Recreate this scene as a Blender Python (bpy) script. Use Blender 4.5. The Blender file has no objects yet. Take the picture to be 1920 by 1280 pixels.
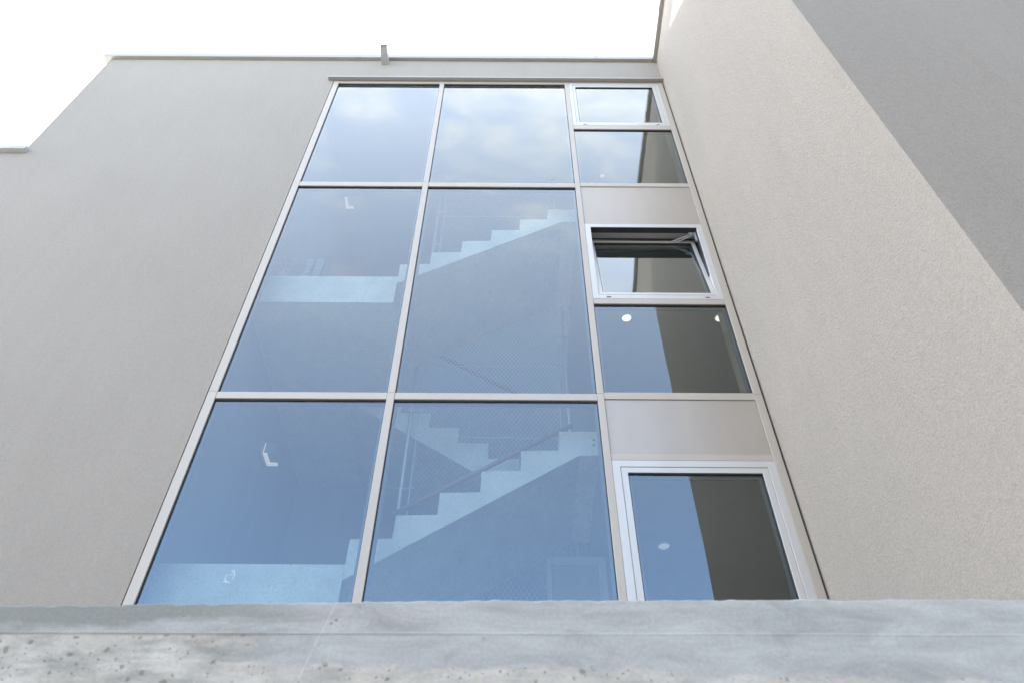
import bpy, bmesh, math, random
from mathutils import Vector, Matrix, noise
random.seed(7)
sc = bpy.context.scene
COL = sc.collection
R = math.radians

# ------------------------------------------------------------------ camera
# world: the lens is at the origin, +Y runs towards the facade, +Z is up (metres)
F = 1493.0                                   # focal length in pixels of a 1920 wide frame
up = Vector((9.0, 1330.5, F)).normalized()   # world up seen in camera space (x right, y up, z forward)
x0 = (Vector((1, 0, 0)) - up * up.x).normalized()
y0 = up.cross(x0)
if y0.z < 0: y0 = -y0
PSI = R(0.24)
bx_ = math.cos(PSI) * x0 + math.sin(PSI) * y0
by_ = -math.sin(PSI) * x0 + math.cos(PSI) * y0
bz_ = up
cam_d = bpy.data.cameras.new('camera'); cam = bpy.data.objects.new('camera', cam_d); COL.objects.link(cam)
M = Matrix(((bx_.x, bx_.y, -bx_.z), (by_.x, by_.y, -by_.z), (bz_.x, bz_.y, -bz_.z)))
cam.matrix_world = M.to_4x4()
cam_d.sensor_width = 36.0; cam_d.lens = F / 1920 * 36
cam_d.clip_start = 0.05; cam_d.clip_end = 2000
cam_d.dof.use_dof = True; cam_d.dof.focus_distance = 8.2; cam_d.dof.aperture_fstop = 5.6
sc.camera = cam

# ------------------------------------------------------------------ light
SUN = Vector((-0.10, 1.0, 1.09)).normalized()        # towards the sun: behind the roof, to the left
elev = math.asin(SUN.z); azim = math.atan2(SUN.x, SUN.y)
SUN_STRENGTH = 2.6; SKY = 0.15
sd = bpy.data.lights.new('sun', 'SUN'); sd.energy = SUN_STRENGTH; sd.angle = R(0.9); sd.color = (1.0, .97, .93)
so = bpy.data.objects.new('sun', sd); COL.objects.link(so)
so.rotation_mode = 'QUATERNION'; so.rotation_quaternion = SUN.to_track_quat('Z', 'Y')
so.location = SUN * 60
w = bpy.data.worlds.new('World'); sc.world = w; w.use_nodes = True
nt = w.node_tree; nt.nodes.clear()
def N(t, tp, **k):
    n = t.nodes.new(tp)
    for a, b in k.items(): setattr(n, a, b)
    return n
def L(t, a, b): t.links.new(a, b)
sky = N(nt, 'ShaderNodeTexSky', sky_type='NISHITA'); sky.sun_disc = False
sky.sun_elevation = elev; sky.sun_rotation = azim; sky.altitude = 300; sky.air_density = 1.0; sky.dust_density = 1.2; sky.ozone_density = 1.0
bg = N(nt, 'ShaderNodeBackground'); bg.inputs[1].default_value = SKY
wo = N(nt, 'ShaderNodeOutputWorld')
tc = N(nt, 'ShaderNodeTexCoord')
# clouds: the view direction projected on a flat cloud deck
sep = N(nt, 'ShaderNodeSeparateXYZ'); L(nt, tc.outputs['Generated'], sep.inputs[0])
zz = N(nt, 'ShaderNodeMath', operation='MAXIMUM'); L(nt, sep.outputs[2], zz.inputs[0]); zz.inputs[1].default_value = 0.08
dx = N(nt, 'ShaderNodeMath', operation='DIVIDE'); L(nt, sep.outputs[0], dx.inputs[0]); L(nt, zz.outputs[0], dx.inputs[1])
dy = N(nt, 'ShaderNodeMath', operation='DIVIDE'); L(nt, sep.outputs[1], dy.inputs[0]); L(nt, zz.outputs[0], dy.inputs[1])
cb = N(nt, 'ShaderNodeCombineXYZ'); L(nt, dx.outputs[0], cb.inputs[0]); L(nt, dy.outputs[0], cb.inputs[1])
mp = N(nt, 'ShaderNodeMapping'); L(nt, cb.outputs[0], mp.inputs[0])
mp.inputs['Rotation'].default_value = (0, 0, R(25)); mp.inputs['Scale'].default_value = (2.6, 1.5, 1); mp.inputs['Location'].default_value = (3.1, 1.7, 0)
cn = N(nt, 'ShaderNodeTexNoise'); L(nt, mp.outputs[0], cn.inputs['Vector'])
cn.inputs['Scale'].default_value = 1.1; cn.inputs['Detail'].default_value = 7; cn.inputs['Roughness'].default_value = .55; cn.inputs['Distortion'].default_value = .5
# a clear blue belt opposite the sun, more cloud overhead, at the sides and towards the sun
def mr(src, a, b, c, d, smooth=True):
    n = N(nt, 'ShaderNodeMapRange', interpolation_type='SMOOTHSTEP' if smooth else 'LINEAR'); L(nt, src, n.inputs[0])
    for k, v in zip((1, 2, 3, 4), (a, b, c, d)): n.inputs[k].default_value = v
    return n.outputs[0]
def mm(op, a, b, clamp=False):
    n = N(nt, 'ShaderNodeMath', operation=op, use_clamp=clamp)
    for k, v in ((0, a), (1, b)):
        if isinstance(v, (int, float)): n.inputs[k].default_value = v
        else: L(nt, v, n.inputs[k])
    return n.outputs[0]
base = mr(dy.outputs[0], -1.65, -0.15, 0.0, 0.56)
side = mr(mm('ABSOLUTE', dx.outputs[0], 0), 1.0, 2.5, 0.0, 0.40)
# wisps: a fine stretched noise gathered in a few drifting patches
m2 = N(nt, 'ShaderNodeMapping'); L(nt, cb.outputs[0], m2.inputs[0])
m2.inputs['Rotation'].default_value = (0, 0, R(-35)); m2.inputs['Scale'].default_value = (6.5, 11, 1); m2.inputs['Location'].default_value = (.6, 2.2, 0)
c2 = N(nt, 'ShaderNodeTexNoise'); L(nt, m2.outputs[0], c2.inputs['Vector'])
c2.inputs['Scale'].default_value = 1.6; c2.inputs['Detail'].default_value = 7; c2.inputs['Roughness'].default_value = .58; c2.inputs['Distortion'].default_value = .9
def patch(x, y, rx, ry):
    px_ = mm('DIVIDE', mm('SUBTRACT', dx.outputs[0], x), rx); py_ = mm('DIVIDE', mm('SUBTRACT', dy.outputs[0], y), ry)
    d2 = mm('ADD', mm('MULTIPLY', px_, px_), mm('MULTIPLY', py_, py_))
    return mr(d2, 2.2, 0.0, 0.0, 1.0)
pt = mm('MAXIMUM', mm('MAXIMUM', patch(.05, -.50, .13, .10), patch(-.20, -.46, .05, .035)), patch(.26, -.48, .14, .05))
pt = mm('MAXIMUM', pt, mm('MULTIPLY', patch(.03, -.64, .04, .03), .6))
wisp = mr(mm('ADD', mm('MULTIPLY', c2.outputs[0], .8), mm('MULTIPLY', pt, .20)), 0.36, 0.80, 0.0, 1.0)
wamt = mr(dy.outputs[0], -1.05, -0.45, 0.03, 0.46)
cf = mm('MINIMUM', mm('ADD', mm('ADD', base, side), mm('MULTIPLY', wisp, wamt)), 0.94)
# brighter thin cloud on the left where the sun side is
wb = mr(dx.outputs[0], -0.7, -2.5, 0.0, 1.0)
cc = N(nt, 'ShaderNodeMix', data_type='RGBA'); L(nt, wb, cc.inputs[0]); cc.inputs[6].default_value = (2.28, 2.38, 2.50, 1); cc.inputs[7].default_value = (7.9, 8.7, 9.6, 1)
mix = N(nt, 'ShaderNodeMix', data_type='RGBA'); L(nt, cf, mix.inputs[0])
L(nt, sky.outputs[0], mix.inputs[6]); L(nt, cc.outputs[2], mix.inputs[7])
L(nt, mix.outputs[2], bg.inputs[0]); L(nt, bg.outputs[0], wo.inputs[0])

sc.view_settings.view_transform = 'Standard'; sc.view_settings.look = 'None'
sc.view_settings.exposure = 3.1; sc.view_settings.gamma = 1.0
sc.render.engine = 'CYCLES'
sc.cycles.max_bounces = 10; sc.cycles.transparent_max_bounces = 16; sc.cycles.diffuse_bounces = 5
sc.cycles.sample_clamp_indirect = 4.0

# ------------------------------------------------------------------ measuring: a pixel of the 1920x1280 frame on a plane of the place
def P(px, py, Y=None, Z=None, X=None):
    r = Vector((px - 960, 640 - py, F)); v = Vector((r.dot(bx_), r.dot(by_), r.dot(bz_)))
    if Y is not None: return v * (Y / v.y)
    if Z is not None: return v * (Z / v.z)
    return v * (X / v.x)

# ------------------------------------------------------------------ materials
def principled(name, col, rough=.6, metal=0.0, spec=.5):
    m = bpy.data.materials.new(name); m.use_nodes = True
    b = m.node_tree.nodes['Principled BSDF']
    b.inputs['Base Color'].default_value = (*col, 1); b.inputs['Roughness'].default_value = rough
    b.inputs['Metallic'].default_value = metal; b.inputs['Specular IOR Level'].default_value = spec
    return m, m.node_tree, b
def noise_node(t, vec, scale, detail=4, rough=.55, dist=0):
    n = N(t, 'ShaderNodeTexNoise'); L(t, vec, n.inputs['Vector'])
    n.inputs['Scale'].default_value = scale; n.inputs['Detail'].default_value = detail
    n.inputs['Roughness'].default_value = rough; n.inputs['Distortion'].default_value = dist
    return n
def ramp(t, fac, stops):
    r = N(t, 'ShaderNodeValToRGB'); L(t, fac, r.inputs[0])
    e = r.color_ramp.elements
    while len(e) < len(stops): e.new(.5)
    for i, (p, c) in enumerate(stops):
        e[i].position = p; e[i].color = (*c, 1) if len(c) == 3 else c
    return r
def posn(t):                                  # metres, same for every mesh of the building
    g = N(t, 'ShaderNodeNewGeometry'); return g.outputs['Position']
def mapping(t, vec, s=(1, 1, 1), loc=(0, 0, 0), rot=(0, 0, 0)):
    m = N(t, 'ShaderNodeMapping'); L(t, vec, m.inputs[0])
    m.inputs['Scale'].default_value = s; m.inputs['Location'].default_value = loc; m.inputs['Rotation'].default_value = rot
    return m.outputs[0]
def mixc(t, fac, a, b, blend='MIX'):
    m = N(t, 'ShaderNodeMix', data_type='RGBA', blend_type=blend)
    for s, i in ((fac, 0), (a, 6), (b, 7)):
        if isinstance(s, (int, float)): m.inputs[i].default_value = s
        elif isinstance(s, tuple): m.inputs[i].default_value = (*s, 1)
        else: L(t, s, m.inputs[i])
    return m.outputs[2]

def plaster(name, c):
    m, t, b = principled(name, c, .92, spec=.15)
    p = posn(t)
    big = noise_node(t, mapping(t, p, (1, 1, .55)), 1.3, 5, .6)
    r1 = ramp(t, big.outputs[0], [(.3, tuple(v * .965 for v in c)), (.7, tuple(v * 1.025 for v in c))])
    st = noise_node(t, mapping(t, p, (9, 9, .35)), 1.0, 4, .6)          # faint rain streaks
    r2 = ramp(t, st.outputs[0], [(.30, (.978, .975, .97)), (.5, (1, 1, 1))])
    fine = noise_node(t, p, 120, 3, .7)
    r3 = ramp(t, fine.outputs[0], [(.32, (.86, .86, .855)), (.60, (1.04, 1.04, 1.04))])
    mid = noise_node(t, p, 34, 3, .7)
    r4 = ramp(t, mid.outputs[0], [(.35, (.955, .955, .95)), (.62, (1.02, 1.02, 1.02))])
    c1 = mixc(t, 1.0, r1.outputs[0], r2.outputs[0], 'MULTIPLY')
    c2 = mixc(t, 1.0, mixc(t, 1.0, c1, r3.outputs[0], 'MULTIPLY'), r4.outputs[0], 'MULTIPLY')
    L(t, c2, b.inputs['Base Color'])
    g2 = noise_node(t, p, 60, 2, .5)
    addn = N(t, 'ShaderNodeMath', operation='ADD'); L(t, fine.outputs[0], addn.inputs[0]); L(t, g2.outputs[0], addn.inputs[1])
    bu = N(t, 'ShaderNodeBump'); bu.inputs['Strength'].default_value = .9; bu.inputs['Distance'].default_value = .0042
    L(t, addn.outputs[0], bu.inputs['Height']); L(t, bu.outputs[0], b.inputs['Normal'])
    return m
def metal_paint(name, c, rough, metal=.0, spec=.5, var=.03):
    m, t, b = principled(name, c, rough, metal, spec)
    p = posn(t)
    n1 = noise_node(t, mapping(t, p, (3, 3, 1)), 2.2, 4)
    r1 = ramp(t, n1.outputs[0], [(.3, tuple(v * (1 - var) for v in c)), (.7, tuple(v * (1 + var) for v in c))])
    L(t, r1.outputs[0], b.inputs['Base Color'])
    n2 = noise_node(t, p, 6, 3)
    mr = N(t, 'ShaderNodeMapRange'); L(t, n2.outputs[0], mr.inputs[0]); mr.inputs[3].default_value = rough - .05; mr.inputs[4].default_value = rough + .08
    L(t, mr.outputs[0], b.inputs['Roughness'])
    return m
PLASTER = plaster('beige_render', (.330, .281, .234))
PLASTER_SHADED = plaster('beige_render_shaded', (.272, .230, .190))  # same beige render with the wing front's shade put into its colour
FRAME = metal_paint('champagne_aluminium', (.425, .355, .285), .42, .15)
VENT = metal_paint('silver_aluminium', (.52, .48, .435), .36, .2)
PANEL = metal_paint('champagne_panel', (.385, .322, .262), .32, .25)
GALV = metal_paint('galvanised_steel', (.40, .385, .37), .55, .2, var=.12)
COPING = metal_paint('coping_aluminium', (.33, .30, .275), .4, .3)
GASKET = principled('black_rubber', (.012, .013, .015), .55)[0]
SPACER = principled('glazing_spacer', (.10, .115, .13), .5)[0]
CAVITY = principled('dark_cavity', (.02, .02, .02), .9)[0]
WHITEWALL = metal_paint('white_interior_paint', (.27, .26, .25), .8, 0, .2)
CEIL = metal_paint('ceiling_paint', (.34, .33, .32), .85, 0, .2)
WOOD = metal_paint('rail_wood', (.25, .15, .095), .5)
STEEL = metal_paint('stainless_steel', (.42, .42, .43), .45, .5)

def glass_mat():
    m = bpy.data.materials.new('coated_glass'); m.use_nodes = True; t = m.node_tree; t.nodes.clear()
    o = N(t, 'ShaderNodeOutputMaterial'); mx = N(t, 'ShaderNodeMixShader')
    tr = N(t, 'ShaderNodeBsdfTransparent'); tr.inputs[0].default_value = (.60, .68, .67, 1)
    gl = N(t, 'ShaderNodeBsdfGlossy'); gl.inputs['Roughness'].default_value = 0.0; gl.inputs[0].default_value = (.97, 1, .965, 1)
    fr = N(t, 'ShaderNodeFresnel'); fr.inputs[0].default_value = 1.52
    mu = N(t, 'ShaderNodeMath', operation='MULTIPLY', use_clamp=True); L(t, fr.outputs[0], mu.inputs[0]); mu.inputs[1].default_value = 2.6
    ge = N(t, 'ShaderNodeNewGeometry'); iv = N(t, 'ShaderNodeMath', operation='SUBTRACT'); iv.inputs[0].default_value = 1; L(t, ge.outputs['Backfacing'], iv.inputs[1])
    m2 = N(t, 'ShaderNodeMath', operation='MULTIPLY'); L(t, mu.outputs[0], m2.inputs[0]); L(t, iv.outputs[0], m2.inputs[1])
    wv = noise_node(t, ge.outputs['Position'], 1.6, 1)
    bu = N(t, 'ShaderNodeBump'); bu.inputs['Strength'].default_value = .25; bu.inputs['Distance'].default_value = .004
    L(t, wv.outputs[0], bu.inputs['Height']); L(t, bu.outputs[0], gl.inputs['Normal'])
    tw = N(t, 'ShaderNodeMix', data_type='RGBA'); L(t, ge.outputs['Backfacing'], tw.inputs[0])
    tw.inputs[6].default_value = (.62, .70, .69, 1); tw.inputs[7].default_value = (1, 1, 1, 1); L(t, tw.outputs[2], tr.inputs[0])
    L(t, m2.outputs[0], mx.inputs[0]); L(t, tr.outputs[0], mx.inputs[1]); L(t, gl.outputs[0], mx.inputs[2]); L(t, mx.outputs[0], o.inputs[0])
    return m
GLASS = glass_mat()
def emis(name, c, s):
    m = bpy.data.materials.new(name); m.use_nodes = True; t = m.node_tree; b = t.nodes['Principled BSDF']
    b.inputs['Base Color'].default_value = (*c, 1); b.inputs['Emission Color'].default_value = (*c, 1); b.inputs['Emission Strength'].default_value = s
    return m

def stair_concrete():
    c = (.62, .62, .60)
    m, t, b = principled('fair_faced_concrete', c, .75, spec=.3)
    p = posn(t)
    n1 = noise_node(t, p, 2.6, 7, .62)
    r1 = ramp(t, n1.outputs[0], [(.3, (.44, .42, .39)), (.7, (.58, .555, .52))])
    sp_ = noise_node(t, p, 48, 2, .5)
    r2 = ramp(t, sp_.outputs[0], [(.28, (.66, .66, .66)), (.36, (1, 1, 1))])
    n3 = noise_node(t, p, 60, 3, .7)
    r3 = ramp(t, n3.outputs[0], [(.35, (.88, .88, .88)), (.58, (1, 1, 1))])
    c1 = mixc(t, 1.0, r1.outputs[0], r2.outputs[0], 'MULTIPLY')
    L(t, mixc(t, 1.0, c1, r3.outputs[0], 'MULTIPLY'), b.inputs['Base Color'])
    bu = N(t, 'ShaderNodeBump'); bu.inputs['Strength'].default_value = .3; bu.inputs['Distance'].default_value = .003
    L(t, n3.outputs[0], bu.inputs['Height']); L(t, bu.outputs[0], b.inputs['Normal'])
    return m
CONC = stair_concrete()

def wall_concrete():
    m, t, b = principled('weathered_board_concrete', (.4, .4, .4), .8, spec=.3)
    p = posn(t)
    sp = N(t, 'ShaderNodeSeparateXYZ'); L(t, p, sp.inputs[0])
    def mth(op, a, bb, clamp=False):
        n = N(t, 'ShaderNodeMath', operation=op, use_clamp=clamp)
        for i, s in enumerate((a, bb)):
            if isinstance(s, (int, float)): n.inputs[i].default_value = s
            else: L(t, s, n.inputs[i])
        return n.outputs[0]
    pw = mapping(t, p, (1, 1, 1))
    wob = noise_node(t, mapping(t, p, (6, 6, 14)), 1, 5, .6)
    w0 = mth('SUBTRACT', wob.outputs[0], .5)
    # smooth blue-grey skin with long horizontal smears
    sm = noise_node(t, mapping(t, p, (3.6, 3.6, 12), rot=(0, R(-9), 0)), 1.3, 9, .68, .8)
    skin = ramp(t, sm.outputs[0], [(.32, (.265, .252, .236)), (.47, (.335, .317, .294)), (.66, (.40, .378, .352))])
    # cream porous zone: low left, and along the very bottom
    zx = mth('ADD', sp.outputs[0], mth('MULTIPLY', w0, .35))
    zl = N(t, 'ShaderNodeMapRange', interpolation_type='SMOOTHSTEP'); L(t, zx, zl.inputs[0]); zl.inputs[1].default_value = -.44; zl.inputs[2].default_value = -.58; zl.inputs[3].default_value = 0; zl.inputs[4].default_value = 1
    zz1 = N(t, 'ShaderNodeMapRange', interpolation_type='SMOOTHSTEP'); L(t, mth('ADD', sp.outputs[2], mth('MULTIPLY', w0, .01)), zz1.inputs[0]); zz1.inputs[1].default_value = .800; zz1.inputs[2].default_value = .792; zz1.inputs[3].default_value = 0; zz1.inputs[4].default_value = 1
    low = N(t, 'ShaderNodeMapRange', interpolation_type='SMOOTHSTEP')
    L(t, mth('ADD', mth('ADD', sp.outputs[2], mth('MULTIPLY', w0, .10)), mth('MULTIPLY', sp.outputs[0], .025)), low.inputs[0]); low.inputs[1].default_value = .742; low.inputs[2].default_value = .725; low.inputs[3].default_value = 0; low.inputs[4].default_value = 1
    cm = mth('MAXIMUM', mth('MULTIPLY', zl.outputs[0], zz1.outputs[0]), low.outputs[0])
    cr_n = noise_node(t, mapping(t, p, (5, 5, 13)), 1.6, 8, .7)
    cream = ramp(t, cr_n.outputs[0], [(.32, (.28, .25, .212)), (.47, (.40, .355, .305)), (.66, (.51, .46, .40))])
    base = mixc(t, cm, skin.outputs[0], cream.outputs[0])
    # dark damp bloom along the top left
    dn = noise_node(t, mapping(t, p, (3, 3, 12), loc=(4, 0, 1)), 1.4, 6, .65)
    dz = N(t, 'ShaderNodeMapRange'); L(t, sp.outputs[2], dz.inputs[0]); dz.inputs[1].default_value = .80; dz.inputs[2].default_value = .87; dz.inputs[3].default_value = 0; dz.inputs[4].default_value = 1
    dl = N(t, 'ShaderNodeMapRange'); L(t, sp.outputs[0], dl.inputs[0]); dl.inputs[1].default_value = -.20; dl.inputs[2].default_value = -.7; dl.inputs[3].default_value = 0; dl.inputs[4].default_value = 1
    da = mth('MULTIPLY', mth('MULTIPLY', dz.outputs[0], dl.outputs[0]), 1.0)
    dd = ramp(t, mth('ADD', dn.outputs[0], mth('MULTIPLY', da, .25)), [(.48, (0, 0, 0)), (.66, (1, 1, 1))])
    base = mixc(t, mth('MULTIPLY', dd.outputs[0], mth('ADD', mth('MULTIPLY', dl.outputs[0], .9), .15)), base, (.215, .21, .185))
    # streaky rusty / ochre traces
    on = noise_node(t, mapping(t, p, (7, 7, 16), loc=(9, 3, 5)), 1.5, 5, .6)
    orr = ramp(t, on.outputs[0], [(.60, (0, 0, 0)), (.72, (.45, .45, .45))])
    base = mixc(t, mth('MULTIPLY', orr.outputs[0], mth('ADD', mth('MULTIPLY', cm, .8), .1)), base, (.46, .38, .29))
    # pits, many in the cream zone and few in the skin
    wn2 = noise_node(t, p, 55, 3, .6)
    def pdist(seed):
        a = N(t, 'ShaderNodeVectorMath', operation='SCALE'); L(t, wn2.outputs[1], a.inputs[0]); a.inputs['Scale'].default_value = .016
        b_ = N(t, 'ShaderNodeVectorMath', operation='ADD'); L(t, a.outputs[0], b_.inputs[0]); L(t, mapping(t, p, (1, 1, 1.15), loc=(seed, 0, seed)), b_.inputs[1])
        return b_.outputs[0]
    def pits(scale, lo, hi, seed):
        v = N(t, 'ShaderNodeTexVoronoi'); L(t, pdist(seed), v.inputs['Vector']); v.inputs['Scale'].default_value = scale
        wn = N(t, 'ShaderNodeSeparateColor'); L(t, v.outputs['Color'], wn.inputs[0])
        size = N(t, 'ShaderNodeMapRange'); L(t, wn.outputs[0], size.inputs[0]); size.inputs[1].default_value = .30; size.inputs[2].default_value = 1; size.inputs[3].default_value = 0; size.inputs[4].default_value = hi
        d = mth('SUBTRACT', size.outputs[0], v.outputs['Distance'])
        return mth('MULTIPLY', d, 1 / lo, True)
    pa = mth('MULTIPLY', pits(46, .05, .34, 1.7), mth('ADD', mth('MULTIPLY', cm, .85), .0))
    gate = noise_node(t, mapping(t, p, (4, 4, 6), loc=(2, 2, 2)), 1.2, 2)
    gr2 = ramp(t, gate.outputs[0], [(.52, (0, 0, 0)), (.60, (1, 1, 1))])
    pb = mth('MULTIPLY', pits(23, .05, .17, 5.3), gr2.outputs[0])
    pits_ = mth('MAXIMUM', pa, mth('MULTIPLY', pb, .8))
    pc = mth('MULTIPLY', pits(95, .06, .30, 3.1), mth('ADD', mth('MULTIPLY', cm, .7), .05))
    pits_ = mth('MAXIMUM', pits_, pc)
    base = mixc(t, mth('MULTIPLY', pits_, .66), base, (.115, .10, .08))
    # pale hairlines left by the form boards
    def line(val, at, half, wobble):
        q = mth('ABSOLUTE', mth('SUBTRACT', mth('ADD', val, mth('MULTIPLY', w0, wobble)), at), 0)
        n = N(t, 'ShaderNodeMapRange'); L(t, q, n.inputs[0]); n.inputs[1].default_value = half; n.inputs[2].default_value = 0; n.inputs[3].default_value = 0; n.inputs[4].default_value = 1
        return n.outputs[0]
    l2 = mth('MULTIPLY', line(mth('ADD', sp.outputs[0], mth('MULTIPLY', sp.outputs[2], -.28)), -.605, .0022, .006), .28)
    base = mixc(t, l2, base, (.60, .60, .59))
    fn = noise_node(t, mapping(t, p, (1, 1, 1)), 130, 4, .7)
    fr_ = ramp(t, fn.outputs[0], [(.3, (.88, .88, .88)), (.65, (1.05, 1.05, 1.05))])
    L(t, mixc(t, 1.0, base, fr_.outputs[0], 'MULTIPLY'), b.inputs['Base Color'])
    h = mth('SUBTRACT', mth('MULTIPLY', fn.outputs[0], .25), pits_)
    bu = N(t, 'ShaderNodeBump'); bu.inputs['Strength'].default_value = .7; bu.inputs['Distance'].default_value = .003
    L(t, h, bu.inputs['Height']); L(t, bu.outputs[0], b.inputs['Normal'])
    return m
WALLCONC = wall_concrete()
def paving():
    m, t, b = principled('pale_paving', (.5, .48, .44), .9)
    p = posn(t); n = noise_node(t, p, 3, 6, .6)
    r = ramp(t, n.outputs[0], [(.3, (.44, .43, .41)), (.7, (.56, .55, .53))]); L(t, r.outputs[0], b.inputs['Base Color'])
    return m
PAVE = paving()

# ------------------------------------------------------------------ mesh helpers
def wloc(o):
    v = Vector((0, 0, 0))
    while o: v += o.location; o = o.parent
    return v
class MB:
    def __init__(s): s.bm = bmesh.new()
    def box(s, x0, x1, y0, y1, z0, z1):
        bm = s.bm
        v = [bm.verts.new((x, y, z)) for z in (z0, z1) for y in (y0, y1) for x in (x0, x1)]
        for f in ((0, 2, 3, 1), (4, 5, 7, 6), (0, 1, 5, 4), (2, 6, 7, 3), (0, 4, 6, 2), (1, 3, 7, 5)): bm.faces.new([v[i] for i in f])
        return v
    def prism(s, pts, y0, y1):            # polygon in x-z, extruded along y
        bm = s.bm
        a = [bm.verts.new((x, y0, z)) for x, z in pts]; b = [bm.verts.new((x, y1, z)) for x, z in pts]
        bm.faces.new(a); bm.faces.new(b[::-1]); n = len(pts)
        for i in range(n): bm.faces.new((a[i], b[i], b[(i + 1) % n], a[(i + 1) % n]))
    def ring(s, x0, x1, z0, z1, wd, y0, y1, mitre=True):   # a picture frame in the facade plane
        wl, wr, wt, wb = wd if isinstance(wd, tuple) else (wd,) * 4
        bm = s.bm
        o = [(x0, z0), (x1, z0), (x1, z1), (x0, z1)]; i = [(x0 + wl, z0 + wb), (x1 - wr, z0 + wb), (x1 - wr, z1 - wt), (x0 + wl, z1 - wt)]
        V = {}
        for k, ps in (('o', o), ('i', i)):
            for y, tg in ((y0, 'f'), (y1, 'b')): V[k + tg] = [bm.verts.new((a, y, c)) for a, c in ps]
        for j in range(4):
            k = (j + 1) % 4
            bm.faces.new((V['of'][j], V['of'][k], V['if'][k], V['if'][j]))
            bm.faces.new((V['ob'][j], V['ib'][j], V['ib'][k], V['ob'][k]))
            bm.faces.new((V['of'][j], V['ob'][j], V['ob'][k], V['of'][k]))
            bm.faces.new((V['if'][j], V['if'][k], V['ib'][k], V['ib'][j]))
    def tube(s, a, b, r, n=10):
        a = Vector(a); b = Vector(b); d = (b - a).normalized()
        u = d.orthogonal().normalized(); w_ = d.cross(u); bm = s.bm
        A = [bm.verts.new(a + r * (math.cos(2 * math.pi * i / n) * u + math.sin(2 * math.pi * i / n) * w_)) for i in range(n)]
        B = [bm.verts.new(b + r * (math.cos(2 * math.pi * i / n) * u + math.sin(2 * math.pi * i / n) * w_)) for i in range(n)]
        for i in range(n): bm.faces.new((A[i], A[(i + 1) % n], B[(i + 1) % n], B[i]))
        bm.faces.new(A[::-1]); bm.faces.new(B)
    def bevel(s, w_=.002, seg=1):
        bmesh.ops.bevel(s.bm, geom=[e for e in s.bm.edges], offset=w_, segments=seg, affect='EDGES', profile=.5)
    def xform(s, mat): bmesh.ops.transform(s.bm, matrix=mat, verts=s.bm.verts)
    def build(s, name, m, parent=None, origin=None, smooth=False, norm=True):
        if norm: bmesh.ops.recalc_face_normals(s.bm, faces=s.bm.faces)
        o0 = wloc(parent) if parent else Vector(origin or (0, 0, 0))
        bmesh.ops.translate(s.bm, vec=-o0, verts=s.bm.verts)
        me = bpy.data.meshes.new(name); s.bm.to_mesh(me); s.bm.free()
        me.materials.append(m)
        if smooth:
            for p in me.polygons: p.use_smooth = True
        o = bpy.data.objects.new(name, me); COL.objects.link(o)
        if parent: o.parent = parent
        else: o.location = o0
        return o
def tag(o, label=None, cat=None, group=None, kind=None):
    if label: o['label'] = label
    if cat: o['category'] = cat
    if group: o['group'] = group
    if kind: o['kind'] = kind
    return o
def empty(name, loc):
    o = bpy.data.objects.new(name, None); COL.objects.link(o); o.location = loc; o.empty_display_size = .2
    return o
def boxpart(name, m, parent, *b, bev=0):
    q = MB(); q.box(*b)
    if bev: q.bevel(bev)
    return q.build(name, m, parent)

GZ = -1.6      # ground level
# ------------------------------------------------------------------ setting
g = MB(); g.box(-300, 300, -300, 300, GZ - .3, GZ); tag(g.build('ground', PAVE), kind='structure')
g = MB(); g.box(-12, 1.765, 1.705, 3.99, .55, .78); tag(g.build('terrace', PAVE), kind='structure')
# unseen dark slope added behind the camera to block low sky light
def slope():
    m, t, b = principled('sky_block_dark', (.05, .06, .035), .95, spec=.1)
    p = posn(t); n = noise_node(t, p, .8, 8, .7)
    rr = ramp(t, n.outputs[0], [(.3, (.045, .048, .03)), (.7, (.11, .108, .075))]); L(t, rr.outputs[0], b.inputs['Base Color'])
    g = bmesh.new(); V = []
    for j in range(26):
        row = []
        for i in range(81):
            x = -80 + i * 2; y = -8 - j * 1.1; t_ = min(1, j / 9)
            h = GZ - .1 + 12.6 * t_ * t_ * (3 - 2 * t_) + (0.7 * noise.noise(Vector((x * .16, y * .16, 0))) + .35 * noise.noise(Vector((x * .9, y * .9, 4)))) * t_ - max(0, abs(x) - 30) * .02
            row.append(g.verts.new((x, y, h)))
        V.append(row)
    for a, c in zip(V, V[1:]):
        for i in range(80): g.faces.new((a[i], a[i + 1], c[i + 1], c[i]))
    q = MB(); q.bm.free(); q.bm = g
    return tag(q.build('sky_block_slope', m), kind='structure')
slope()

# ------------------------------------------------------------------ building
B = empty('building', (-1.6, 4.1, GZ))
tag(B, 'beige rendered building with tall glazed stairwell and a projecting wing on the right', 'building')
TOP = 9.72; XW = 1.772; YC = 1.752; XL = -5.02; FY = 4.0
XO, ZO0, ZO1 = -2.145, .70, 9.10            # opening of the glazed bay: left edge, sill, head
q = MB()
q.box(XL, XO, FY, FY + .12, GZ, TOP)
q.box(XO, XW, FY, FY + .12, ZO1, TOP)
q.box(XO, XW, FY, FY + .12, GZ, ZO0)
fw = q.build('main_wall', PLASTER, B); fw['label'] = 'beige roughcast wall around the stairwell glazing'
lw = boxpart('low_wall', PLASTER, B, -10, XL - .0005, FY, FY + .12, GZ, 7.33); lw['label'] = 'lower stretch of wall at the left under a thin metal coping'
q = MB(); q.box(XW, XW + .25, YC + .0025, FY + .4, GZ, TOP); sw = q.build('side_wall', PLASTER, B); sw['label'] = 'pale side wall of the wing running towards the camera'
q = MB(); q.box(XW, XW + .25, YC, YC + .0025, GZ, TOP); q.box(XW + .25, 12, YC, YC + .25, GZ, TOP); fwg = q.build('wing_front_wall', PLASTER_SHADED, B); fwg['label'] = 'front wall of the wing at the right edge, its shade painted in'

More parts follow.
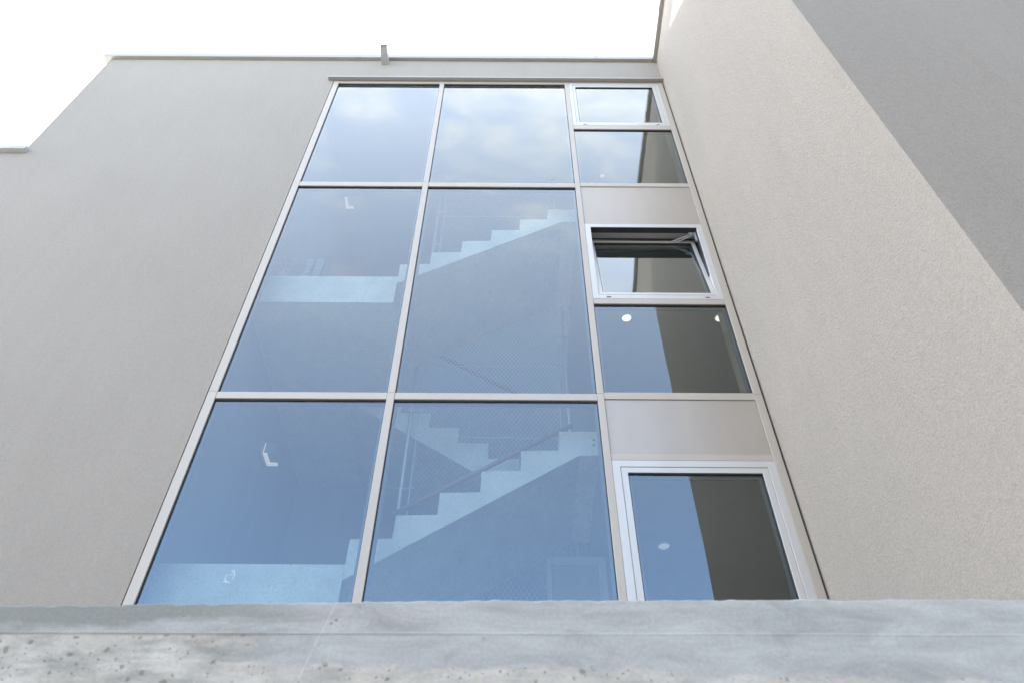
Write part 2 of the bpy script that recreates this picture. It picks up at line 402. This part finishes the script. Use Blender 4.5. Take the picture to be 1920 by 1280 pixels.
# parapet copings with butt joints
def coping_run(name, x0, x1, y0, y1, z0, z1, axis, joints, m, par=B, bev=.004):
    q = MB()
    ed = [x0 if axis == 'x' else y0] + joints + [x1 if axis == 'x' else y1]
    for a, b in zip(ed, ed[1:]):
        if axis == 'x': q.box(a + .002, b - .002, y0, y1, z0, z1)
        else: q.box(x0, x1, a + .002, b - .002, z0, z1)
    q.bevel(bev)
    for j in joints:      # joint cover under the seam
        if axis == 'x': q.box(j - .03, j + .03, y0 - .0025, y1 - .01, z0 - .0025, z1 + .0025)
        else: q.box(x0 - .0025, x1 - .01, j - .03, j + .03, z0 - .0025, z1 + .0025)
    return q.build(name, m, par)
CZ0, CZ1 = TOP, TOP + .085
coping_run('roof_coping', -5.11, XW - .052, 3.955, 4.40, CZ0, CZ1, 'x', [-1.93, 1.02], COPING)
coping_run('roof_coping', XW - .05, XW + .32, YC - .05, 4.40, CZ0, CZ1, 'y', [3.35], COPING)
coping_run('low_coping', -10, -4.975, 3.945, 4.35, 7.335, 7.395, 'x', [-7.5], GALV)
# hollow square rain spout through the parapet
q = MB(); s0 = P(716, 122, Y=FY); sx0, sx1 = -1.633, -1.553; sz = 9.60; ys = P(716, 89, Z=9.60).y
for b_ in ((sx0, sx1, sz, sz + .004), (sx0, sx1, sz + .076, sz + .08)): q.box(b_[0], b_[1], ys, 4.05, b_[2], b_[3])
q.box(sx0, sx0 + .004, ys, 4.05, sz + .004, sz + .076); q.box(sx1 - .004, sx1, ys, 4.05, sz + .004, sz + .076)
q.build('rain_spout', GALV, B)
# drip flashing over the glazing
q = MB(); q.box(-2.21, XW - .003, 3.950, 4.02, 9.138, 9.150); q.box(-2.21, XW - .003, 3.950, 3.954, 9.122, 9.138); q.bevel(.001)
q.build('head_flashing', COPING, B)

# --- curtain wall grid (all measured on the facade plane)
MF, MBK = 3.996, 4.06       # front and back of mullions
XG = [(-2.136, -2.074), (-.877, -.824), (.598, .645), (1.700, 1.757)]
q = MB(); q.box(XO - .0, XG[0][0], 4.03, 4.09, ZO0, ZO1); q.box(XG[3][1], XW, 4.03, 4.09, ZO0, ZO1)
q.build('joint_backing', CAVITY, B)
mull = []
for (a, b), zt in zip(XG, (ZO1, 9.06, 9.06, ZO1)):
    q = MB()
    cuts = [ZO0, 3.945, 6.80, zt] if True else []
    for z0, z1 in zip(cuts, cuts[1:]): q.box(a, b, MF, MBK, z0 + .0008, z1 - .0008)
    q.bevel(.0015); q.build('mullion', FRAME, B)
def transom(x0, x1, z0, z1, dy_=0.0):
    q = MB(); q.box(x0 + .001, x1 - .001, MF + .002 + dy_, MBK, z0, z1); q.bevel(.0015); return q.build('transom', FRAME, B)
transom(XG[0][1], XG[1][0], 9.06, ZO1 - .002); transom(XG[1][0] + .0005, XG[2][1] - .0005, 9.0605, ZO1 - .002) ; transom(XG[2][1], XG[3][0], 9.068, ZO1 - .002)
for (i, z0, z1) in ((0, 3.880, 3.942), (1, 3.880, 3.942), (0, 6.725, 6.797), (1, 6.725, 6.797),
                    (2, 7.930, 8.012), (2, 6.742, 6.805), (2, 4.946, 5.006), (2, 3.893, 3.958), (2, 3.343, 3.395),
                    (0, ZO0, ZO0 + .07), (1, ZO0, ZO0 + .07), (2, ZO0, ZO0 + .07)):
    transom(XG[i][1], XG[i + 1][0], z0, z1)
def fixed_window(x0, x1, z0, z1, lab=None):
    q = MB(); q.ring(x0, x1, z0, z1, (.005, .005, .012, .005), MF + .012, 4.05)
    o = q.build('fixed_window', GASKET, B)
    q = MB(); q.ring(x0 + .003, x1 - .003, z0 + .003, z1 - .003, (.022, .022, .026, .018), 4.034, 4.046); q.build('spacer_bar', SPACER, o)
    q = MB(); q.box(x0 + .002, x1 - .002, 4.016, 4.030, z0 + .002, z1 - .002)
    c_ = Vector(((x0 + x1) / 2, 4.023, (z0 + z1) / 2)); k_ = .06 / max(1, (z1 - z0))
    q.xform(Matrix.Translation(c_) @ Matrix.Rotation(R(random.uniform(-k_, k_)), 4, 'X') @ Matrix.Rotation(R(random.uniform(-.07, .07)), 4, 'Z') @ Matrix.Translation(-c_)); q.build('pane', GLASS, o)
    if lab: o['label'] = lab
    return o
Lx = (XG[0][1], XG[1][0]); Mx = (XG[1][1], XG[2][0]); Rx = (XG[2][1], XG[3][0])
W_bl = fixed_window(*Lx, ZO0 + .07, 3.880, 'large fixed pane at the bottom left of the glazing')
fixed_window(*Mx, ZO0 + .07, 3.880); fixed_window(*Lx, 3.942, 6.725); fixed_window(*Mx, 3.942, 6.725)
fixed_window(*Lx, 6.797, 9.06); fixed_window(*Mx, 6.797, 9.06)
fixed_window(*Rx, 6.805, 7.930); fixed_window(*Rx, 3.958, 4.946)
for z0, z1 in ((6.095, 6.742), (3.395, 3.893)):
    o = boxpart('spandrel_panel', PANEL, B, Rx[0] + .003, Rx[1] - .003, 4.006, 4.016, z0 + .003, z1 - .004)
    q = MB(); q.box(Rx[0], Rx[1], 4.02, 4.17, z0, z1); q.build('panel_core', CAVITY, o)
    q = MB(); q.box(Rx[0], Rx[1], 4.062, 4.145, z0 - .022, z0 - .003); q.build('lining_board', COPING, o)
transom(Rx[0], Rx[1], 6.0885, 6.095)

def vent_window(x0, x1, z0, z1, fo, fs, tilt=0, lab=None):
    q = MB(); q.ring(x0 + .001, x1 - .001, z0, z1, fo, MF + .001, 4.055); q.bevel(.0015)
    # rebate gasket
    o = q.build('tilt_window', VENT, B)
    a, b, c, d = x0 + fo + .003, x1 - fo - .003, z0 + fo + .003, z1 - fo - .003
    piv = Vector((0, 4.03, c))
    mat = Matrix.Translation(piv) @ Matrix.Rotation(-R(tilt), 4, 'X') @ Matrix.Translation(-piv)
    def part(fn, name, m, par):
        q = MB(); fn(q)
        if tilt: q.xform(mat)
        return q.build(name, m, par)
    def sash(q):
        q.ring(a, b, c, d, fs, MF + .004, 4.052); q.bevel(.0015)
    s = part(sash, 'sash', VENT, o)
    part(lambda q: q.ring(a + fs - .002, b - fs + .002, c + fs - .002, d - fs + .002, (.006, .006, .010, .006), 4.004, 4.05), 'gasket', GASKET, o)
    part(lambda q: q.ring(a + fs + .002, b - fs - .002, c + fs + .002, d - fs - .002, (.022, .022, .024, .016), 4.034, 4.046), 'spacer_bar', SPACER, o)
    part(lambda q: q.box(a + fs, b - fs, 4.014, 4.030, c + fs, d - fs), 'pane', GLASS, o)
    for xx in (x0 + .13, x1 - .13):
        q = MB(); q.box(xx - .018, xx + .018, MF - .002, MF + .003, z0 + .016, z0 + .023); q.build('drain_slot', GASKET, o)
    if tilt:
        q = MB(); q.box(x0 + fo + .001, x1 - fo - .001, MF + .004, 4.056, z1 - fo - .006, z1 - fo - .0005); q.box(x1 - fo - .006, x1 - fo - .0005, MF + .02, 4.056, z0 + fo + .3, z1 - fo - .007); q.build('gasket', GASKET, o)
    if lab: o['label'] = lab
    return o
vent_window(*Rx, 8.014, 9.066, .040, .032, lab='closed silver framed window at the top right')
vt = vent_window(*Rx, 5.008, 6.087, .050, .034, tilt=8.2, lab='silver framed window tilted open inwards')
vent_window(*Rx, ZO0 + .072, 3.341, .052, .042, lab='tall silver framed window at the bottom right')
# scissor stay and hardware of the open sash
q = MB(); q.tube((1.600, 4.045, 6.02), (1.60, 4.075, 6.03), .010, 8); q.box(1.58, 1.64, 4.045, 4.062, 6.00, 6.03); q.box(1.632, 1.645, 4.04, 4.06, 5.90, 6.03)
vA = Vector((1.62, 4.052, 6.018)); vB = Vector((1.36, 4.165, 6.00)); d_ = (vB - vA)
q.tube(vA, vB, .0075, 6); q.tube(vA + Vector((0, .012, -.012)), vA + d_ * .55 + Vector((0, .012, -.02)), .005, 6)
q.build('stay_arm', STEEL, vt)

# --- inside of the stairwell (seen through the glass)
IX0, IX1, IY1, ICE = -2.25, 3.30, 6.75, 9.20
SY = P(1399, 735, X=XW - .03).y; print('strip', SY)
q = MB(); q.box(IX0 - .2, IX0, 4.12, IY1 + .2, GZ, TOP); o = q.build('interior_wall', WHITEWALL, B)
q = MB(); q.box(IX0, IX1 + .2, IY1, IY1 + .2, GZ, TOP); q.build('interior_wall', WHITEWALL, B)
q = MB(); q.box(IX1, IX1 + .2, FY + .40, IY1, GZ, TOP); q.build('interior_wall', WHITEWALL, B)
q = MB(); q.box(XW - .03, XW - .001, 4.125, SY, GZ, TOP); q.box(XW + .25, IX1 + .2, 4.405, 4.50, GZ, TOP); q.build('interior_wall', WHITEWALL, B)
q = MB(); q.box(IX0, IX1, 4.121, IY1, ICE, ICE + .3); q.build('ceiling', CEIL, B)
q = MB(); q.box(-5.02, 3.5, 4.125, 10, TOP - .06, TOP - .01); q.build('roof', GALV, B)
q = MB(); q.box(XL, XL + .25, 4.12, 10, GZ, TOP - .061); q.build('end_wall', PLASTER, B)
q = MB(); q.box(IX0, IX1, 4.121, IY1, .70, .915); q.build('floor_slab', CONC, B)
for z in (3.593, 6.508):       # floors on the right
    q = MB(); q.box(.335 + .28, XW - .035, 4.18, IY1 - .001, z, z + .222); q.box(XW - .035, IX1 - .001, 4.505, IY1 - .001, z, z + .222); o = q.build('floor_slab', CEIL, B)

# --- concrete staircase
S = empty('concrete_staircase', (-.3, 4.9, .915)); tag(S, 'pale fair-faced concrete staircase behind the glass, its stepped edge rising to the right', 'staircase')
RISE, RUN = .1811, .2735
def front_flight(z0, z1, zs):          # 6 risers up to the right
    n = 6; r = (z1 - z0) / n; X0 = -1.013
    pts = [(X0, z0)]
    x = X0
    for i in range(n):
        pts.append((x, z0 + r * (i + 1)))
        if i < n - 1: x += RUN * .985; pts.append((x, z0 + r * (i + 1)))
    pts.append((.614, z1)); pts.append((.614, z1 - .222)); pts.append((.463, z1 - .222))
    # soffit back down, slope .667
    pts.append((-1.013, z1 - .222 - 1.476 * .667))
    q = MB(); q.prism(pts, 4.25, 5.30); q.bevel(.004)
    return q.build('stair_flight', CONC, S)
front_flight(2.720, 3.815, 0); front_flight(5.617, 6.725, 0)
def landing(z0, z1, x1=-1.0135):
    q = MB(); q.box(IX0 + .001, x1, 4.25, 5.38, z0, z1); q.box(IX0 + .001, -1.585, 5.38, IY1 - .001, z0, z1); return q.build('landing', CONC, S)
landing(2.36, 2.718); landing(5.252, 5.615)
def rear_flight(z0, z1):               # 10 risers, down to the right
    n = 10; r = (z1 - z0) / n; x = -1.584 ; pts = [(x, z1 - .36), (x, z1 - r)]
    z = z1 - r
    for i in range(n - 1):
        x += .275; pts.append((x, z)); z -= r
        if i < n - 2: pts.append((x, z))
    pts.append((x, z1 - n * r - .02)); pts.append((x - .25, z0 - .10))
    q = MB(); q.prism(pts, 5.42, IY1 - .001); q.bevel(.003); return q.build('stair_flight', CONC, S)
rear_flight(3.815, 5.617); rear_flight(.915, 2.720)
for x, y in ((.552, 824), (.556, 834)):
    q = MB(); p_ = P(1113, y, Y=4.249); q.tube((p_.x, 4.244, p_.z), (p_.x, 4.256, p_.z), .008, 10); q.build('anchor_plug', GASKET, S)

# --- railing of wire mesh between the flights
K = empty('mesh_railing', (-.2, 5.35, 2.7)); tag(K, 'stainless wire mesh railing with posts and wooden handrails in the stairwell behind the glass', 'railing')
for x in (-.925, .520):
    q = MB(); q.tube((x, 5.36, .92), (x, 5.36, ICE - .002), .017, 12); q.build('post', STEEL, K, smooth=True)
    s_ = 1 if x < 0 else -1
    q = MB(); q.tube((x + s_ * .075, 5.35, .92), (x + s_ * .075, 5.35, ICE - .002), .006, 8); q.build('edge_cable', STEEL, K)
    for z in (3.2, 4.15, 5.05, 5.7, 6.1, 7.25, 7.7, 8.4, 8.9):
        q = MB(); q.tube((x - s_ * .04, 5.35, z), (x + s_ * .11, 5.35, z), .005, 8); q.build('clamp', STEEL, K)
for z in (2.71, 4.72, 5.64, 8.30):
    q = MB(); q.tube((-.85, 5.352, z), (.445, 5.352, z), .004, 6); q.build('cross_cable', STEEL, K)
q = MB()
a0, a1, z0, z1 = -.85, .445, 2.72, 9.18; cw, ch = .040, .062; sl = ch / cw; r_ = .0011
H = z1 - z0; Wd = a1 - a0; n = int((Wd + H / sl) / cw) + 1
for k in range(n):
    # rising line starting at x = a0 - H/sl + k*cw at z0
    xs = a0 - H / sl + (k + .5) * cw
    t0 = max(0, (a0 - xs) * sl); t1 = min(H, (a1 - xs) * sl)
    if t1 - t0 < .02: continue
    for sgn in (1, -1):
        A_ = Vector((xs + t0 / sl, 5.35 + sgn * .001, z0 + t0)); B_ = Vector((xs + t1 / sl, 5.35 + sgn * .001, z0 + t1))
        if sgn < 0: A_.x = a0 + a1 - A_.x; B_.x = a0 + a1 - B_.x
        q.tube(A_, B_, r_, 3)
q.build('wire_mesh', principled('mesh_wire', (.62, .62, .62), .5, .2)[0], K)
def rail(a, b):
    q = MB(); q.tube(a, b, .021, 14); return q.build('handrail', WOOD, K, smooth=True)
rail((-.95, 5.27, 3.83), (.53, 5.27, 4.80))
q_a = P(845, 676, Y=5.46); q_b = P(965, 735, Y=5.46); sl_ = (q_b - q_a)
rail(tuple(q_a - sl_ * 1.4), tuple(q_a + sl_ * 1.06))

# --- wall lamps: L-shaped open-bottom sconces on the left wall
LAMP = emis('warm_lamp', (1.0, .82, .72), .055); LAMP2 = emis('warm_lamp_dim', (1.0, .90, .82), .028); GLOW = emis('warm_back_light', (1.0, .70, .50), .05)
SCON = metal_paint('lamp_housing', (.22, .22, .22), .5)
def sconce(z, yc, s, lab):
    o = empty('wall_lamp', (IX0, yc, z)); tag(o, lab, 'wall lamp', 'wall lamps in the stairwell')
    q = MB(); q.box(IX0 + .001, IX0 + .03, yc - .10, yc + .10, z + .01, z + .16); q.box(IX0 + .05, IX0 + .15, yc - .08, yc + .08, z + .012, z + .14); q.build('housing', SCON, o)
    q = MB(); q.prism([(0, 0)], 0, 0) if False else None
    q = MB(); q.box(IX0 + .05, IX0 + .085, yc - .09, yc + .08, z, z + .011); q.box(IX0 + .0855, IX0 + .15, yc + .045, yc + .08, z, z + .011); q.build('light_strip', LAMP if s == 1 else LAMP2, o)
    if s == 1:
        q = MB(); q.box(IX0 + .0455, IX0 + .049, yc - .09, yc + .09, z + .02, z + .13); q.build('back_light', GLOW, o)
    return o
pl = P(503, 862, X=-2.17)
sconce(pl.z, pl.y, 1, 'small lit wall lamp seen through the bottom left pane')
pl = P(652, 382, X=-2.17)
sconce(pl.z, pl.y, .4, 'small wall lamp near the top of the middle left pane')
# --- recessed ceiling spots
SPOT = emis('spot_light', (1.0, .93, .87), .22); SPOT2 = emis('spot_light_dim', (1.0, .97, .95), .03)
def spot(px, py, z, lab, m, r=.055):
    p_ = P(px, py, Z=z - .012)
    o = empty('ceiling_spot', (p_.x, p_.y, z)); tag(o, lab, 'ceiling spot', 'recessed ceiling spots over the landings')
    q = MB(); q2 = MB()
    n_ = 28
    for k in range(n_):
        a = 2 * math.pi * k / n_; b = 2 * math.pi * (k + 1) / n_
        def pt(rr, an, zz_): return q.bm.verts.new((p_.x + rr * math.cos(an), p_.y + rr * math.sin(an), zz_))
        for (ra, za), (rb, zb) in (((r * 1.25, z - .001), (r * 1.2, z - .012)), ((r * 1.2, z - .012), (r * 1.02, z - .012)), ((r * 1.02, z - .012), (r * .95, z - .002))):
            q.bm.faces.new((pt(ra, a, za), pt(ra, b, za), pt(rb, b, zb), pt(rb, a, zb)))
    bmesh.ops.remove_doubles(q.bm, verts=q.bm.verts, dist=1e-5)
    q.build('trim_ring', VENT, o, smooth=True)
    q2.tube((p_.x, p_.y, z - .006), (p_.x, p_.y, z - .001), r * .95, 28); q2.build('lens', m, o)
spot(1175, 597, 6.508, 'bright round ceiling spot behind the middle right pane', SPOT, .049)
spot(1350, 597, 6.508, 'ceiling spot half hidden at the right edge of the middle right pane', SPOT, .05)
spot(1245, 1024, 3.593, 'unlit round ceiling spot behind the bottom right window', SPOT2, .046)
spot(1129, 331, ICE, 'faint ceiling spot above the top floor behind the upper right pane', SPOT2, .028)

# --- partition under the flight with a door
o = empty('interior_door', (.44, 5.33, .915)); tag(o, 'pale framed inner door low behind the bottom centre pane', 'door')
q = MB(); q.box(.14, .36, 5.31, 5.40, .915, 3.59)
pz = P(1100, 1050, Y=5.30); 
q = MB(); q.ring(.27, .72, .92, 3.46, (.035, .06, .06, .01), 5.28, 5.34); q.build('door_frame', VENT, o)
q = MB(); q.box(.306, .659, 5.30, 5.33, .925, 3.424); q.build('door_leaf', WHITEWALL, o)

# --- pair of shoes standing on their heels on the upper landing, soles to the glass
RUB = principled('pale_rubber', (.34, .35, .37), .6)[0]; CANV = principled('dark_canvas', (.045, .05, .065), .8)[0]
def shoe(xc, tiltz, lab):
    L_, base = .285, 5.6165
    o = empty('shoe', (xc, 4.30, base)); tag(o, lab, 'shoe', 'pair of shoes on the landing')
    prof = [(0, .030), (.03, .036), (.08, .033), (.13, .033), (.18, .042), (.22, .045), (.255, .038), (.28, .020), (.285, .006)]
    def outline(k): return [(xc + s * w_ * k + tiltz * h, base + h) for s, seq in ((-1, prof), (1, prof[::-1])) for h, w_ in seq]
    q = MB(); q.prism(outline(1), 4.268, 4.290); sole = q.build('sole', CANV, o)
    q = MB()
    for i in range(13):
        h = .018 + i * .0205; w_ = next((a[1] + (b[1] - a[1]) * (h - a[0]) / (b[0] - a[0]) for a, b in zip(prof, prof[1:]) if a[0] <= h <= b[0]), .02) * .88
        cx = xc + tiltz * h
        q.prism([(cx - w_, base + h - .004), (cx, base + h + .003), (cx + w_, base + h - .004), (cx + w_, base + h + .001), (cx, base + h + .008), (cx - w_, base + h + .001)], 4.261, 4.2675)
    q.build('tread', RUB, o)
    q = MB()        # the upper, a lofted body behind the sole
    rings = []
    for k in range(8):
        t_ = k / 7; h = .004 + t_ * .27; ww = next((a[1] + (b[1] - a[1]) * (h - a[0]) / (b[0] - a[0]) for a, b in zip(prof, prof[1:]) if a[0] <= h <= b[0]), .02)
        dep = .085 * (1 - t_) + .035 * t_ if t_ < .95 else .02
        rings.append([q.bm.verts.new((xc + tiltz * h + ww * .92 * math.cos(a_), 4.29 + dep * max(0, math.sin(a_)) ** .7, base + h)) for a_ in [math.pi * j / 8 for j in range(9)]])
    for ra, rb in zip(rings, rings[1:]):
        for j in range(8): q.bm.faces.new((ra[j], ra[j + 1], rb[j + 1], rb[j]))
    q.bm.faces.new(rings[0]); q.bm.faces.new(rings[-1][::-1])
    q.build('upper', CANV, o, smooth=True)
s1 = P(577, 500, Y=4.27); s2 = P(597, 500, Y=4.27)
shoe(s1.x - .0, .05, 'left shoe of the pair standing on the upper landing, ribbed sole towards the glass')
shoe(s2.x + .0, .03, 'right shoe of the pair standing on the upper landing, ribbed sole towards the glass')
# --- small potted plant beside them
TERRA = principled('terracotta', (.55, .26, .17), .8)[0]; LEAF = principled('pale_leaf', (.30, .36, .22), .6)[0]
pp = P(527, 516, Y=4.33); pp.x = max(pp.x, -2.16)
o = empty('potted_plant', (pp.x, 4.33, 5.6155)); tag(o, 'small plant in a terracotta pot in the left corner of the upper landing', 'plant')
q = MB(); rs = [(0, .040), (.05, .050), (.075, .058), (.076, .064), (.092, .064)]
vr = [[q.bm.verts.new((pp.x + r * math.cos(2 * math.pi * j / 16), 4.33 + r * math.sin(2 * math.pi * j / 16), 5.6155 + h)) for j in range(16)] for h, r in rs]
for ra, rb in zip(vr, vr[1:]):
    for j in range(16): q.bm.faces.new((ra[j], ra[(j + 1) % 16], rb[(j + 1) % 16], rb[j]))
q.bm.faces.new(vr[0]); q.bm.faces.new(vr[-1]); q.build('pot', TERRA, o)
q = MB(); q.tube((pp.x, 4.33, 5.70), (pp.x + .02, 4.33, 5.98), .005, 6); q.build('stem', LEAF, o)
q = MB()
for k in range(16):
    a = k * 2.4; h = 5.80 + .19 * (k / 16); ln = .10 - .03 * k / 16
    c0 = Vector((pp.x + .012, 4.33, h)); d = Vector((math.cos(a), math.sin(a) * .7, .25)); sd_ = Vector((-math.sin(a), math.cos(a) * .7, 0))
    v = [q.bm.verts.new(c0), q.bm.verts.new(c0 + d * ln * .5 + sd_ * .018), q.bm.verts.new(c0 + d * ln + Vector((0, 0, -.02))), q.bm.verts.new(c0 + d * ln * .5 - sd_ * .018)]
    q.bm.faces.new(v)
q.build('leaves', LEAF, o, norm=False)
# --- round-arrow sticker on the bottom left pane
STK = principled('white_film', (.50, .54, .58), .5)[0]
q = MB(); c = P(431, 1080, Y=4.0145)
def arc(r, a0_, a1_, w_, sx=.75):
    m_ = 10
    pts = [(c.x + sx * rr * math.cos(a0_ + (a1_ - a0_) * i / m_) + .15 * rr * math.sin(a0_ + (a1_ - a0_) * i / m_), c.z + rr * math.sin(a0_ + (a1_ - a0_) * i / m_)) for rr, rng in ((r, range(m_ + 1)), (r - w_, range(m_, -1, -1))) for i in rng]
    q.prism(pts, 4.0142, 4.0156)
arc(.034, R(-30), R(100), .005); arc(.034, R(150), R(265), .005); arc(.017, R(20), R(150), .003); arc(.043, R(60), R(100), .003)
q.prism([(c.x - .028, c.z - .034), (c.x + .012, c.z - .040), (c.x + .012, c.z - .036), (c.x - .028, c.z - .029)], 4.0142, 4.0156)
tag(q.build('window_sticker', STK, origin=(c.x, 4.0149, c.z)), 'small pale curl-shaped sticker on the bottom left pane', 'sticker')

# ------------------------------------------------------------------ weathered concrete wall close to the lens
q = MB(); bm = q.bm
xs = [-1.4 + i * .0075 for i in range(int(2.8 / .0075) + 1)]
xs = [-12, -6, -3] + xs + [3, 6, 12]
def ztop(x):                                   # slightly sagging, ragged arris
    zc = .859 + (x + 1.05) * (.879 - .859) / 1.05 if x < 0 else .879 + min(x, 1.1) * .0085
    if x < -1.1: zc = .858
    return zc + .0035 * noise.noise(Vector((x * 9, 0, 1))) + .0022 * noise.noise(Vector((x * 45, 3, 1)))
rows = []
ZJ = .8035
for x in xs:
    zt = ztop(x); ch_ = .003 + .006 * max(0, noise.noise(Vector((x * 30, 8, 2))))
    lp = .25 + .75 * max(0, min(1, (.1 - x) / .6)) + .3 * noise.noise(Vector((x * 5, 2, 2)))
    zj = ZJ + .002 * noise.noise(Vector((x * 3, 1, 1))) + (x * .004)
    rows.append([bm.verts.new(v) for v in ((x, 1.500, GZ), (x, 1.500, zj - .004), (x, 1.500 - .0025 * lp, zj - .001), (x, 1.500 - .0015 * lp, zj + .001), (x, 1.500 + .002 * lp, zj + .003), (x, 1.500 + .0015 * lp, zt - .02), (x, 1.5015, zt - ch_), (x, 1.5015 + ch_ * .8, zt), (x, 1.70, zt + .003), (x, 1.70, GZ))])
for a, b in zip(rows, rows[1:]):
    for j in range(len(a)): bm.faces.new((a[j], b[j], b[(j + 1) % len(a)], a[(j + 1) % len(a)]))
bm.faces.new(rows[0]); bm.faces.new(rows[-1][::-1])
tag(q.build('concrete_wall', WALLCONC, origin=None), 'weathered pitted grey concrete wall across the bottom foreground', 'wall')
